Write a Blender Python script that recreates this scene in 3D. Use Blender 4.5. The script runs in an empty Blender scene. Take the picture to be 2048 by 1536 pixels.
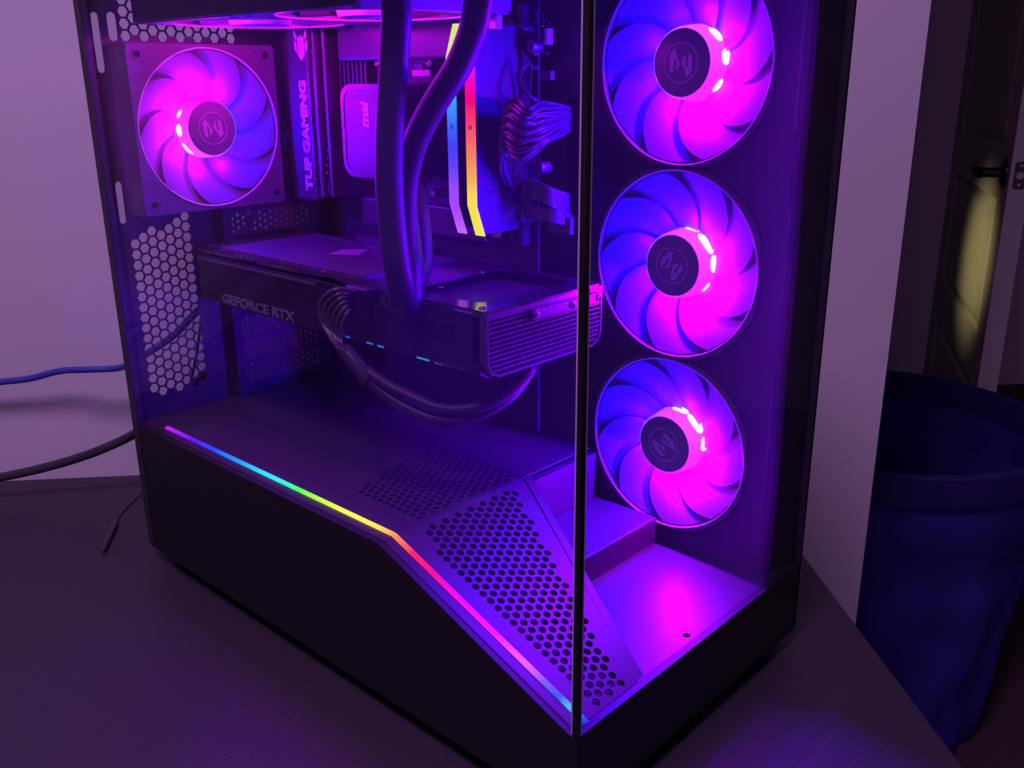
import bpy, bmesh, math, random
from mathutils import Vector, Matrix
from mathutils.geometry import delaunay_2d_cdt
random.seed(7)
scene = bpy.context.scene
COL = scene.collection
PI = math.pi

# ------------------------------------------------------------------ camera
CAM = Vector((.6906, -.3065, .3755)); FPX = 1881.1
YAW, PITCH, ROLL = -.7481, .3155, -.0077
_f = Vector((math.sin(YAW)*math.cos(PITCH), math.cos(YAW)*math.cos(PITCH), -math.sin(PITCH)))
_r = Vector((math.cos(YAW), -math.sin(YAW), 0)); _u = _r.cross(_f)
RGT = math.cos(ROLL)*_r + math.sin(ROLL)*_u
UPV = -math.sin(ROLL)*_r + math.cos(ROLL)*_u
FWD = _f
cd = bpy.data.cameras.new('camera'); cam = bpy.data.objects.new('camera', cd); COL.objects.link(cam)
cd.sensor_width = 36; cd.sensor_fit = 'HORIZONTAL'; cd.lens = FPX/2048*36; cd.clip_start = .01; cd.clip_end = 50
cam.matrix_world = Matrix(((RGT.x, UPV.x, -FWD.x, CAM.x), (RGT.y, UPV.y, -FWD.y, CAM.y), (RGT.z, UPV.z, -FWD.z, CAM.z), (0, 0, 0, 1)))
scene.camera = cam
def ray(u, v): return RGT*((u-1024)/FPX) + UPV*((768-v)/FPX) + FWD
def at(u, v, ax, val):
    d = ray(u, v); t = (val-CAM[ax])/d[ax]; return CAM + d*t
def on_plane(u, v, p0, n):
    d = ray(u, v); return CAM + d*((p0-CAM).dot(n)/d.dot(n))
HF = Vector((FWD.x, FWD.y, 0)).normalized(); HR = Vector((HF.y, -HF.x, 0))
def at_dist(u, v, dist):                       # a point at a given horizontal distance ahead of the viewer
    d = ray(u, v); return CAM + d*(dist/d.dot(HF))

# ------------------------------------------------------------------ world, lights, exposure
vs = scene.view_settings
vs.view_transform = 'Standard'; vs.look = 'None'; vs.exposure = 0.0; vs.gamma = 1.0; vs.use_curve_mapping = False
scene.cycles.use_denoising = True
scene.cycles.max_bounces = 8; scene.cycles.transparent_max_bounces = 16
scene.cycles.sample_clamp_indirect = 4.0
world = bpy.data.worlds.new('world'); scene.world = world; world.use_nodes = True
bg = world.node_tree.nodes['Background']; bg.inputs[0].default_value = (0, 0, 0, 1); bg.inputs[1].default_value = 0      # closed room: no sky
WA = math.radians(48.2)
WU = Vector((math.cos(WA), math.sin(WA), 0)); WV = Vector((-math.sin(WA), math.cos(WA), 0))   # along the wall, into the wall
def lamp(name, kind, loc, energy, color, size=.05, aim=None, spot=None, blend=.5):
    l = bpy.data.lights.new(name, kind); l.energy = energy; l.color = color
    if kind == 'AREA': l.shape = 'DISK'; l.size = size
    else: l.shadow_soft_size = size
    if spot: l.spot_size = spot; l.spot_blend = blend
    o = bpy.data.objects.new(name, l); COL.objects.link(o); o.location = loc
    if aim is not None: o.rotation_euler = (Vector(aim)-Vector(loc)).to_track_quat('-Z', 'Y').to_euler()
    return o
CZ = 1.65                                                                   # ceiling height above the desk
P_room = CAM - HF*.12 - HR*.30; P_room.z = CZ-.03
lamp('ceiling_lamp_offscreen', 'AREA', P_room, 18.0, (.78, .42, 1.0), .5, aim=P_room-Vector((0, 0, 1)))

# ------------------------------------------------------------------ materials
def mat(name, col, rough=.5, metal=0., spec=.5, bump=0., bscale=400., vary=0., vscale=30., coat=0., emis=None, es=0., sheen=0.):
    m = bpy.data.materials.new(name); m.use_nodes = True
    nt = m.node_tree; b = nt.nodes['Principled BSDF']
    b.inputs['Base Color'].default_value = (*col, 1); b.inputs['Roughness'].default_value = rough
    b.inputs['Metallic'].default_value = metal; b.inputs['Specular IOR Level'].default_value = spec
    b.inputs['Coat Weight'].default_value = coat; b.inputs['Sheen Weight'].default_value = sheen
    if emis: b.inputs['Emission Color'].default_value = (*emis, 1); b.inputs['Emission Strength'].default_value = es
    tc = nt.nodes.new('ShaderNodeTexCoord')
    if bump:
        n = nt.nodes.new('ShaderNodeTexNoise'); n.inputs['Scale'].default_value = bscale
        bp = nt.nodes.new('ShaderNodeBump'); bp.inputs['Strength'].default_value = bump; bp.inputs['Distance'].default_value = .001
        nt.links.new(tc.outputs['Object'], n.inputs['Vector']); nt.links.new(n.outputs['Fac'], bp.inputs['Height'])
        nt.links.new(bp.outputs['Normal'], b.inputs['Normal'])
    if vary:
        n = nt.nodes.new('ShaderNodeTexNoise'); n.inputs['Scale'].default_value = vscale; n.inputs['Detail'].default_value = 4
        r = nt.nodes.new('ShaderNodeValToRGB')
        r.color_ramp.elements[0].position = .3; r.color_ramp.elements[1].position = .7
        r.color_ramp.elements[0].color = (*[c*(1-vary) for c in col], 1); r.color_ramp.elements[1].color = (*[min(1, c*(1+vary)) for c in col], 1)
        nt.links.new(tc.outputs['Object'], n.inputs['Vector']); nt.links.new(n.outputs['Fac'], r.inputs['Fac'])
        nt.links.new(r.outputs['Color'], b.inputs['Base Color'])
    return m
def fill_ramp(ramp, stops):
    e = ramp.elements
    stops = sorted(stops)
    while len(e) < len(stops): e.new(.5)
    for k, (p, c) in enumerate(stops):
        e[k].position = p; e[k].color = (*c, 1)
def glow_mat(name, stops, axis, lo, hi, strength, base=(.02, .02, .02)):
    """light guide: emission that follows a colour ramp along an object axis"""
    m = bpy.data.materials.new(name); m.use_nodes = True; nt = m.node_tree
    b = nt.nodes['Principled BSDF']; b.inputs['Base Color'].default_value = (*base, 1); b.inputs['Roughness'].default_value = .5; b.inputs['Specular IOR Level'].default_value = .15
    tc = nt.nodes.new('ShaderNodeTexCoord'); sp = nt.nodes.new('ShaderNodeSeparateXYZ'); mr = nt.nodes.new('ShaderNodeMapRange')
    mr.inputs['From Min'].default_value = lo; mr.inputs['From Max'].default_value = hi
    rp = nt.nodes.new('ShaderNodeValToRGB'); fill_ramp(rp.color_ramp, stops)
    nt.links.new(tc.outputs['Object'], sp.inputs[0]); nt.links.new(sp.outputs[axis], mr.inputs['Value'])
    nt.links.new(mr.outputs[0], rp.inputs['Fac']); nt.links.new(rp.outputs['Color'], b.inputs['Emission Color'])
    b.inputs['Emission Strength'].default_value = strength
    return m
def hub_mat(name, stops, root, strength):
    """diffuser ring over the LEDs of one fan; each stretch of it has the colour of the LED behind it"""
    m = bpy.data.materials.new(name); m.use_nodes = True; nt = m.node_tree
    b = nt.nodes['Principled BSDF']; b.inputs['Base Color'].default_value = (.05, .05, .06, 1); b.inputs['Roughness'].default_value = .5
    tc = nt.nodes.new('ShaderNodeTexCoord'); tc.object = root
    gr = nt.nodes.new('ShaderNodeTexGradient'); gr.gradient_type = 'RADIAL'
    rp = nt.nodes.new('ShaderNodeValToRGB'); fill_ramp(rp.color_ramp, stops)
    nt.links.new(tc.outputs['Object'], gr.inputs['Vector']); nt.links.new(gr.outputs['Fac'], rp.inputs['Fac'])
    nt.links.new(rp.outputs['Color'], b.inputs['Emission Color']); b.inputs['Emission Strength'].default_value = strength
    return m
def milky_mat(name, col):
    m = bpy.data.materials.new(name); m.use_nodes = True; nt = m.node_tree
    nt.nodes.remove(nt.nodes['Principled BSDF']); out = nt.nodes['Material Output']
    d = nt.nodes.new('ShaderNodeBsdfDiffuse'); d.inputs[0].default_value = (*col, 1)
    t = nt.nodes.new('ShaderNodeBsdfTranslucent'); t.inputs[0].default_value = (*col, 1)
    mx = nt.nodes.new('ShaderNodeMixShader'); mx.inputs[0].default_value = .45
    nt.links.new(d.outputs[0], mx.inputs[1]); nt.links.new(t.outputs[0], mx.inputs[2]); nt.links.new(mx.outputs[0], out.inputs['Surface'])
    return m
def ramp_at(stops, f):
    for (p0, c0), (p1, c1) in zip(stops, stops[1:]):
        if p0 <= f <= p1:
            k = (f-p0)/max(1e-6, p1-p0); return tuple(a+(b-a)*k for a, b in zip(c0, c1))
    return stops[-1][1]
def glass_mat(name, tint, refl=.5, dust_haze=.006):
    m = bpy.data.materials.new(name); m.use_nodes = True; nt = m.node_tree
    nt.nodes.remove(nt.nodes['Principled BSDF']); out = nt.nodes['Material Output']
    tr = nt.nodes.new('ShaderNodeBsdfTransparent'); tr.inputs[0].default_value = (*tint, 1)
    gl = nt.nodes.new('ShaderNodeBsdfGlossy'); gl.inputs['Roughness'].default_value = .02
    lw = nt.nodes.new('ShaderNodeLayerWeight'); lw.inputs['Blend'].default_value = .5
    pw_ = nt.nodes.new('ShaderNodeMath'); pw_.operation = 'POWER'; pw_.inputs[1].default_value = 5
    nt.links.new(lw.outputs['Facing'], pw_.inputs[0])
    fr = nt.nodes.new('ShaderNodeMath'); fr.operation = 'MULTIPLY_ADD'; fr.inputs[1].default_value = .7*refl; fr.inputs[2].default_value = .025*refl
    nt.links.new(pw_.outputs[0], fr.inputs[0])
    mx = nt.nodes.new('ShaderNodeMixShader')
    nt.links.new(fr.outputs[0], mx.inputs[0]); nt.links.new(tr.outputs[0], mx.inputs[1]); nt.links.new(gl.outputs[0], mx.inputs[2])
    tl_ = nt.nodes.new('ShaderNodeBsdfTranslucent'); tl_.inputs[0].default_value = (.9, .9, .9, 1)      # dusty film, mixed in to veil the inside with haze
    m2 = nt.nodes.new('ShaderNodeMixShader'); m2.inputs[0].default_value = dust_haze
    nt.links.new(mx.outputs[0], m2.inputs[1]); nt.links.new(tl_.outputs[0], m2.inputs[2])
    nt.links.new(m2.outputs[0], out.inputs['Surface'])
    return m

M = {}
M['milky'] = milky_mat('milky frosted rotor plastic', (.20, .20, .21))
M['black_metal'] = mat('black powder coated steel', (.034, .030, .038), .5, 0, .5, bump=.05, bscale=1500, vary=.08)
M['skirt'] = mat('matt black painted steel', (.016, .014, .017), .5, 0, .4, bump=.05, bscale=1500)
M['shroud'] = mat('black satin shroud steel', (.042, .037, .045), .42, .0, .5, bump=.03, bscale=1800, vary=.05)
M['black_plastic'] = mat('black plastic', (.016, .014, .019), .42, 0, .5, bump=.06, bscale=900)
M['grey_plastic'] = mat('charcoal plastic', (.10, .095, .11), .4, 0, .5, bump=.04, bscale=900)
M['frame_plastic'] = mat('dark fan frame plastic', (.11, .10, .13), .35, 0, .5)
M['lip_plastic'] = mat('clear frame lip', (.45, .42, .5), .25)
M['lid_plastic'] = mat('hub cap satin plastic', (.27, .25, .29), .45)
M['logo_print'] = mat('grey printed emblem', (.68, .64, .72), .4)
M['pcb'] = mat('black circuit board', (.03, .028, .034), .5, 0, .5, bump=.15, bscale=700, vary=.3, vscale=250)
M['alu_dark'] = mat('dark anodised aluminium', (.09, .085, .10), .38, .5, .5, bump=.03, bscale=1200)
M['alu_brush'] = mat('brushed gunmetal aluminium', (.22, .21, .24), .3, .7, .5, bump=.05, bscale=1000)
M['backplate'] = mat('satin dark metal backplate', (.24, .22, .25), .12, .9, .5)
M['card_metal'] = mat('dark satin card metal', (.085, .078, .09), .32, .4)
M['alu_fin'] = mat('bare aluminium fins', (.45, .44, .48), .3, .9)
M['chrome'] = mat('polished steel', (.65, .64, .68), .22, 1.)
M['white_print'] = mat('pale print', (.62, .6, .66), .5)
M['dim_print'] = mat('dull grey print', (.24, .24, .26), .4)
M['blue_print'] = mat('light grey print', (.5, .5, .56), .45)
M['braid'] = mat('black braided sleeve', (.03, .027, .035), .5, 0, .5)
M['cable_black'] = mat('black cable jacket', (.045, .04, .05), .38)
M['wire_black'] = mat('glossy black wire', (.06, .055, .07), .25, 0, .6)
M['heatshrink'] = mat('grey heat shrink', (.05, .05, .055), .4)
M['cable_blue'] = mat('blue network cable jacket', (.06, .07, .42), .45)
M['glass_edge'] = mat('ground glass edge', (.6, .5, .68), .3, 0, .6)
M['glass_black'] = mat('black printed glass border', (.012, .01, .014), .25)
M['glass'] = glass_mat('tempered glass', (.90, .86, .93))
M['wall'] = mat('matt white wall paint', (.74, .71, .72), .85, 0, .3, bump=.06, bscale=120, vary=.02, vscale=4)
M['door'] = mat('off white door paint', (.74, .70, .64), .45, 0, .4)
M['handle'] = mat('dark bronze', (.05, .045, .05), .3, .6)
M['screw'] = mat('zinc screw', (.5, .48, .5), .3, 1.)
M['floor'] = mat('dark carpet', (.10, .06, .07), .9, 0, .2, bump=.4, bscale=250)
M['hamper'] = mat('dark blue woven nylon', (.044, .028, .29), .75, 0, .3, bump=.25, bscale=500, vary=.25, vscale=9)
M['hamper_rim'] = mat('navy hem tape', (.026, .012, .16), .7)
# desk: laminate with a fine ribbed grain
md = mat('black ribbed laminate', (.036, .027, .042), .46, 0, .45)
nt = md.node_tree; tc = nt.nodes.new('ShaderNodeTexCoord'); mp = nt.nodes.new('ShaderNodeMapping'); mp.inputs['Rotation'].default_value = (0, 0, math.radians(60.4))
wv = nt.nodes.new('ShaderNodeTexWave'); wv.bands_direction = 'X'; wv.inputs['Scale'].default_value = 75; wv.inputs['Distortion'].default_value = 1.2; wv.inputs['Detail'].default_value = 2; wv.inputs['Detail Scale'].default_value = .4
bp = nt.nodes.new('ShaderNodeBump'); bp.inputs['Strength'].default_value = .2; bp.inputs['Distance'].default_value = .0005
nt.links.new(tc.outputs['Object'], mp.inputs[0]); nt.links.new(mp.outputs[0], wv.inputs[0]); nt.links.new(wv.outputs['Fac'], bp.inputs['Height'])
nt.links.new(bp.outputs[0], nt.nodes['Principled BSDF'].inputs['Normal'])
M['desk'] = md
# braid weave relief
nb = M['braid'].node_tree; tcb = nb.nodes.new('ShaderNodeTexCoord'); ck = nb.nodes.new('ShaderNodeTexChecker'); ck.inputs['Scale'].default_value = 60
mpb = nb.nodes.new('ShaderNodeMapping'); mpb.inputs['Scale'].default_value = (2.0, 40, 1)
mpb.inputs['Rotation'].default_value = (0, 0, .6)
bpb = nb.nodes.new('ShaderNodeBump'); bpb.inputs['Strength'].default_value = .6; bpb.inputs['Distance'].default_value = .0008
rb = nb.nodes.new('ShaderNodeValToRGB'); rb.color_ramp.elements[0].color = (.009, .008, .011, 1); rb.color_ramp.elements[1].color = (.032, .028, .037, 1)
nb.links.new(tcb.outputs['UV'], mpb.inputs[0]); nb.links.new(mpb.outputs[0], ck.inputs['Vector']); nb.links.new(ck.outputs['Fac'], bpb.inputs['Height'])
nb.links.new(bpb.outputs[0], nb.nodes['Principled BSDF'].inputs['Normal']); nb.links.new(ck.outputs['Fac'], rb.inputs['Fac'])
nb.links.new(rb.outputs['Color'], nb.nodes['Principled BSDF'].inputs['Base Color'])

# ------------------------------------------------------------------ mesh helpers
class MB:
    def __init__(s): s.v = []; s.f = []; s.uv = {}
    def add(s, vs_, fs):
        o = len(s.v); s.v += [Vector(v) for v in vs_]; s.f += [tuple(i+o for i in f) for f in fs]; return s
    def box(s, a, b):
        x0, y0, z0 = a; x1, y1, z1 = b
        return s.add([(x0, y0, z0), (x1, y0, z0), (x1, y1, z0), (x0, y1, z0), (x0, y0, z1), (x1, y0, z1), (x1, y1, z1), (x0, y1, z1)],
                     [(0, 3, 2, 1), (4, 5, 6, 7), (0, 1, 5, 4), (1, 2, 6, 5), (2, 3, 7, 6), (3, 0, 4, 7)])
    def bbox(s, a, b, w=.001, seg=2):
        bm = bmesh.new(); bmesh.ops.create_cube(bm, size=1)
        for v in bm.verts: v.co = Vector([(a[i]+b[i])/2 + v.co[i]*(b[i]-a[i]) for i in range(3)])
        bmesh.ops.bevel(bm, geom=bm.edges[:], offset=w, segments=seg, affect='EDGES', profile=.5)
        bm.verts.index_update(); s.add([v.co.copy() for v in bm.verts], [[v.index for v in f.verts] for f in bm.faces]); bm.free(); return s
    def prism(s, loop, off):
        """extrude a closed 3d loop by vector off"""
        n = len(loop); off = Vector(off); A = [Vector(p) for p in loop]
        fs = [tuple(range(n))[::-1], tuple(range(n, 2*n))] + [(i, (i+1) % n, n+(i+1) % n, n+i) for i in range(n)]
        return s.add(A+[p+off for p in A], fs)
    def tube(s, pts, r, n=10, cap=True, flat=1., smooth=True):
        pts = [Vector(p) for p in pts]; m = len(pts); o = len(s.v)
        rr = r if isinstance(r, (list, tuple)) else [r]*m
        T = [(pts[min(i+1, m-1)]-pts[max(i-1, 0)]).normalized() for i in range(m)]
        N = T[0].orthogonal().normalized(); d = 0
        vs_ = []; 
        for i in range(m):
            if i: N = (N - T[i]*N.dot(T[i])).normalized()
            B = T[i].cross(N)
            for k in range(n):
                a = 2*PI*k/n; vs_.append(pts[i] + N*(math.cos(a)*rr[i]) + B*(math.sin(a)*rr[i]*flat))
        fs = []
        dist = [0]
        for i in range(1, m): dist.append(dist[-1] + (pts[i]-pts[i-1]).length)
        for i in range(m-1):
            for k in range(n):
                k2 = (k+1) % n
                s.uv[len(s.f)+len(fs)] = [(k/n, dist[i]), ((k+1)/n, dist[i]), ((k+1)/n, dist[i+1]), (k/n, dist[i+1])]
                fs.append((i*n+k, i*n+k2, (i+1)*n+k2, (i+1)*n+k))
        if cap: fs += [tuple(range(n))[::-1], tuple(range((m-1)*n, m*n))]
        return s.add(vs_, fs)
    def lathe(s, prof, n=32, c=(0, 0, 0), ax='z', a0=0, a1=2*PI):
        """profile [(r,h)] round an axis through c"""
        full = abs(a1-a0-2*PI) < 1e-6; cnt = n if full else n+1; vs_ = []
        for k in range(cnt):
            a = a0+(a1-a0)*k/n
            for r, h in prof:
                p = (r*math.cos(a), r*math.sin(a), h)
                if ax == 'x': p = (p[2], p[0], p[1])
                elif ax == 'y': p = (p[0], -p[2], p[1])
                vs_.append(Vector(p)+Vector(c))
        m = len(prof); fs = []
        for k in range(n):
            k2 = (k+1) % cnt
            for j in range(m-1): fs.append((k*m+j, k2*m+j, k2*m+j+1, k*m+j+1))
        return s.add(vs_, fs)
    def panel(s, outer, holes, O, U, V, th):
        """flat plate with holes: 2d loops in the frame O,U,V; thickness th along U x V"""
        O, U, V = Vector(O), Vector(U), Vector(V); W = U.cross(V).normalized()*th
        pts = []; edges = []; fin = []
        loops = [outer]+list(holes)
        for lp in loops:
            o = len(pts); n = len(lp); pts += [Vector((p[0], p[1])) for p in lp]
            edges += [(o+i, o+(i+1) % n) for i in range(n)]; fin.append(list(range(o, o+n)))
        vo, eo, fo, *_ = delaunay_2d_cdt(pts, edges, fin, 2 if holes else 1, 1e-7)
        n = len(vo); A = [O+U*p.x+V*p.y for p in vo]
        fs = [tuple(f) for f in fo]+[tuple(i+n for i in f[::-1]) for f in fo]
        cnt = {}
        for f in fo:
            for i in range(len(f)):
                e = (f[i], f[(i+1) % len(f)]); cnt[e] = cnt.get(e, 0)+1
        for (i, j) in cnt:
            if (j, i) not in cnt: fs.append((j, i, i+n, j+n))
        return s.add(A+[p-W for p in A], fs)
    def build(s, name, m, parent=None, smooth=False, auto=None):
        me = bpy.data.meshes.new(name); me.from_pydata([tuple(v) for v in s.v], [], s.f)
        if s.uv:
            ul = me.uv_layers.new(name='UVMap')
            for pi, c in s.uv.items():
                p = me.polygons[pi]
                for li, uv in zip(p.loop_indices, c): ul.data[li].uv = uv
        bm = bmesh.new(); bm.from_mesh(me); bmesh.ops.recalc_face_normals(bm, faces=bm.faces[:]); bm.to_mesh(me); bm.free()
        me.materials.append(M[m] if isinstance(m, str) else m)
        if smooth:
            for p in me.polygons: p.use_smooth = True
            if auto: me.set_sharp_from_angle(angle=math.radians(auto))
        o = bpy.data.objects.new(name, me); COL.objects.link(o)
        if parent is not None: o.parent = parent
        return o
def thing(name, label, cat, group=None, loc=(0, 0, 0)):
    o = bpy.data.objects.new(name, None); o.empty_display_size = .01; COL.objects.link(o); o.location = loc
    o['label'] = label; o['category'] = cat
    if group: o['group'] = group
    return o
def tag(o, label, cat, group=None):
    o['label'] = label; o['category'] = cat
    if group: o['group'] = group
    return o
def struct(o, label=None, cat=None):
    o['kind'] = 'structure'
    if label: o['label'] = label
    if cat: o['category'] = cat
    return o
def bez(pts, n=10):
    """smooth curve through points (Catmull-Rom)"""
    P = [Vector(p) for p in pts]; P = [P[0]*2-P[1]]+P+[P[-1]*2-P[-2]]; out = []
    for i in range(1, len(P)-2):
        a, b, c, d = P[i-1], P[i], P[i+1], P[i+2]
        for k in range(n):
            t = k/n
            out.append(.5*((2*b)+(c-a)*t+(2*a-5*b+4*c-d)*t*t+(3*b-a-3*c+d)*t*t*t))
    out.append(P[-2]); return out
def hexagon(cx, cy, r, a0=0): return [(cx+r*math.cos(a0+k*PI/3), cy+r*math.sin(a0+k*PI/3)) for k in range(6)]
def circle(cx, cy, r, n=32): return [(cx+r*math.cos(2*PI*k/n), cy+r*math.sin(2*PI*k/n)) for k in range(n)]
def rect(x0, y0, x1, y1): return [(x0, y0), (x1, y0), (x1, y1), (x0, y1)]
def rrect(x0, y0, x1, y1, r, n=6):
    out = []
    for cx, cy, a in ((x1-r, y0+r, -PI/2), (x1-r, y1-r, 0), (x0+r, y1-r, PI/2), (x0+r, y0+r, PI)):
        out += [(cx+r*math.cos(a+k*PI/2/n), cy+r*math.sin(a+k*PI/2/n)) for k in range(n+1)]
    return out
def text_mesh(name, body, size, m, parent, O, U, V, depth=.0004, bold=0., shear=0., align='LEFT', sx=1.):
    cu = bpy.data.curves.new(name, 'FONT'); cu.body = body; cu.size = size; cu.extrude = depth; cu.offset = bold; cu.shear = shear
    cu.align_x = align; cu.align_y = 'CENTER'; cu.resolution_u = 3
    t = bpy.data.objects.new(name+'_tmp', cu); COL.objects.link(t)
    bpy.context.view_layer.update()
    me = bpy.data.meshes.new_from_object(t.evaluated_get(bpy.context.evaluated_depsgraph_get()))
    bpy.data.objects.remove(t); bpy.data.curves.remove(cu)
    U, V, O = Vector(U).normalized(), Vector(V).normalized(), Vector(O); W = U.cross(V)
    for v in me.vertices: v.co = O+U*v.co.x*sx+V*v.co.y+W*v.co.z
    me.name = name; me.materials.clear(); me.materials.append(M[m] if isinstance(m, str) else m)
    o = bpy.data.objects.new(name, me); COL.objects.link(o); o.parent = parent
    return o
X, Y, Z = Vector((1, 0, 0)), Vector((0, 1, 0)), Vector((0, 0, 1))

# ------------------------------------------------------------------ room
deskA = at(0, 961, 2, 0.); deskB = at(275, 950, 2, 0.)
WALL0 = deskA.copy()
def wpt(u, w, h=0.): return WALL0 + WU*u + WV*w + Vector((0, 0, h))          # room point: along wall, into wall, height above desk
corner = on_plane(1790, 600, WALL0, WV); uc = (corner-WALL0).dot(WU)
FZ = -.73
def room_box(name, u0, u1, w0, w1, z0, z1, m):
    mb = MB(); q = [wpt(u0, w0, z0), wpt(u1, w0, z0), wpt(u1, w1, z0), wpt(u0, w1, z0)]
    mb.prism(q, (0, 0, z1-z0)); return struct(mb.build(name, m))
room_box('wall_back', -2.2, uc, 0, .11, FZ, CZ, 'wall')
room_box('floor', -2.2, 3.2, -2.6, 2.6, FZ-.05, FZ, 'floor')
room_box('ceiling', -2.2, 3.2, -2.6, 2.36, CZ, CZ+.05, 'wall')
room_box('wall_front', -2.2, 3.2, -2.71, -2.6, FZ, CZ, 'wall')
room_box('wall_right', 3.2, 3.31, -2.71, 2.36, FZ, CZ, 'wall')
room_box('wall_hall', -2.2, 3.2, 2.25, 2.36, FZ, CZ, 'wall')
room_box('wall_left', -2.31, -2.2, -2.6, 2.36, FZ, CZ, 'wall')

# door standing open in the hallway: free edge towards the room
door_near = at_dist(2022, 335, 2.0); door_near.z = FZ
ddir = Vector((0, 0, 0)); ddir = (HF*math.cos(math.radians(17))+HR*math.sin(math.radians(17))).normalized()
dnorm = Vector((ddir.y, -ddir.x, 0))                                        # to the right of the door
door_face = -dnorm                                                          # the face seen from the room
DW = .86
def dp(t, h, o=0.): return door_near + ddir*t + door_face*o + Vector((0, 0, h))
def door_z(u, v, t):
    # height above floor where the pixel ray meets the door face near parameter t
    p = on_plane(u, v, door_near, dnorm); return p.z-FZ
door = struct(thing('door_1', 'off-white panelled door standing open beyond the wall with a dark lever handle', 'door'))
panels = [(door_z(2003, 300, .1), 1.92), (door_z(1945, 660, .1)+.0, door_z(1985, 398, .1)), (.12, door_z(1930, 745, .1))]
panels = [(a, b) for a, b in panels if b > a+.05]
mb = MB(); mb.panel(rect(0, 0, DW, 2.02), [rect(.10, a, DW-.12, b) for a, b in panels], dp(0, .005, -.012), ddir, (0, 0, 1), .012); mb.build('door_skin', 'door', door)
mb = MB(); c = [dp(0, .005, -.040), dp(DW, .005, -.040), dp(DW, .005, -.0119), dp(0, .005, -.0119)]; mb.prism(c, (0, 0, 2.02)); mb.build('door_core', 'door', door)
for a, b in panels:
    mb = MB()
    o = [dp(.10, a, -.012), dp(DW-.12, a, -.012), dp(DW-.12, b, -.012), dp(.10, b, -.012)]
    i = [dp(.135, a+.035, -.002), dp(DW-.155, a+.035, -.002), dp(DW-.155, b-.035, -.002), dp(.135, b-.035, -.002)]
    mb.add(o+i, [(0, 1, 5, 4), (1, 2, 6, 5), (2, 3, 7, 6), (3, 0, 4, 7), (4, 5, 6, 7)]); mb.build('door_panel', 'door', door)
hz = door_z(1998, 340, .06)
H = dp(.055, hz, 0)
def lathe_axis(prof, c, axis, n=24):
    axis = Vector(axis).normalized(); q = Z.rotation_difference(axis).to_matrix() if axis != Z else Matrix.Identity(3)
    mb = MB(); mb.lathe(prof, n); mb.v = [Vector(c)+q@v for v in mb.v]; return mb
hd = lathe_axis([(0, .009), (.018, .009), (.031, .004), (.032, 0), (.0, 0)], H, door_face).build('handle_rosette', 'handle', door, True, 40)
mb = lathe_axis([(0, 0), (.011, 0), (.011, .045), (0, .045)], H, door_face, 16); mb.build('handle_neck', 'handle', door, True, 40)
mb = MB(); mb.tube(bez([H+door_face*.045, H+door_face*.052+ddir*.02, H+door_face*.05+ddir*.07, H+door_face*.045+ddir*.125], 6), [.012]*6+[.0095]*13, 12); mb.build('handle_lever', 'handle', door, True, 60)
pl = dp(0, hz, -.020)
mb = MB(); mb.panel(rrect(-.012, -.028, .012, .028, .006), [circle(0, 0, .008, 20)], pl-ddir*.0012, dnorm, (0, 0, 1), .0012); mb.build('latch_plate', 'alu_dark', door)
for s in (-1, 1): lathe_axis([(0, .0012), (.0035, .0008), (.0036, 0)], pl-ddir*.0012+Z*.02*s, -ddir, 12).build('screw', 'screw', door)
# light from a room further down the hall falls on the middle of the door
tgt = dp(.24, hz-.215, 0)
lamp('hall_lamp_offscreen', 'SPOT', tgt+door_face*1.1-ddir*.5+Vector((0, 0, .35)), 24.0, (1., .84, .34), .05, aim=tgt, spot=math.radians(20), blend=1.)

# desk
ce = at(1605, 1110, 2, 0.); ge = at(1925, 1536, 2, 0.)
edge = (ge-ce).normalized()
# back right corner of the desk: its right edge run back to the wall
t = (WALL0-ce).dot(WV)/edge.dot(WV); br = ce+edge*t; br -= WV*.002
fr_ = br+edge*.95
bl = wpt(-1.1, -.002); fl = bl-WV*.95
desk = thing('desk', 'black ribbed laminate desk carrying the glass computer case', 'desk')
mb = MB(); mb.prism([bl-Z*.028, br-Z*.028, fr_-Z*.028, fl-Z*.028], (0, 0, .028))
mb.v = [v-WALL0 for v in mb.v]
a = -WA
Rm = Matrix.Rotation(a, 3, 'Z'); mb.v = [Rm@v for v in mb.v]
top = mb.build('desk_top', 'desk', desk); top.location = WALL0; top.rotation_euler = (0, 0, WA)
for q in (bl+WU*.06-WV*.06, br-WU*.06-WV*.06, fr_-WU*.14+WV*.06, fl+WU*.06+WV*.06):
    mb = MB(); mb.box((q.x-.022, q.y-.022, FZ), (q.x+.022, q.y+.022, -.028)); mb.build('leg', 'black_metal', desk)

# blue fabric hamper past the end of the wall
hc = at_dist(1765, 826, 1.50); HR_ = .262; rimz = hc.z
hamper = thing('laundry_hamper', 'dark blue soft fabric laundry hamper standing past the end of the wall', 'hamper', loc=(hc.x, hc.y, FZ))
mb = MB(); NS = 96; levels = 14; hgt = rimz-FZ
for j in range(levels+1):
    tt = j/levels; rr = HR_*(.80+.20*tt)
    for k in range(NS):
        a = 2*PI*k/NS; w = .010*math.sin(9*a+1.3*math.sin(3*tt*3))*math.sin(PI*min(1, tt*1.05))+.006*math.sin(17*a+5*tt)*(1-tt)
        w += -.012*math.exp(-((tt-.72)/.03)**2)
        mb.v.append(Vector(((rr+w)*math.cos(a), (rr+w)*math.sin(a), .004+tt*(hgt-.03))))
for j in range(levels):
    for k in range(NS): mb.f.append((j*NS+k, j*NS+(k+1) % NS, (j+1)*NS+(k+1) % NS, (j+1)*NS+k))
mb.f.append(tuple(range(NS))[::-1])
mb.build('fabric_body', 'hamper', hamper, True)
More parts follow.
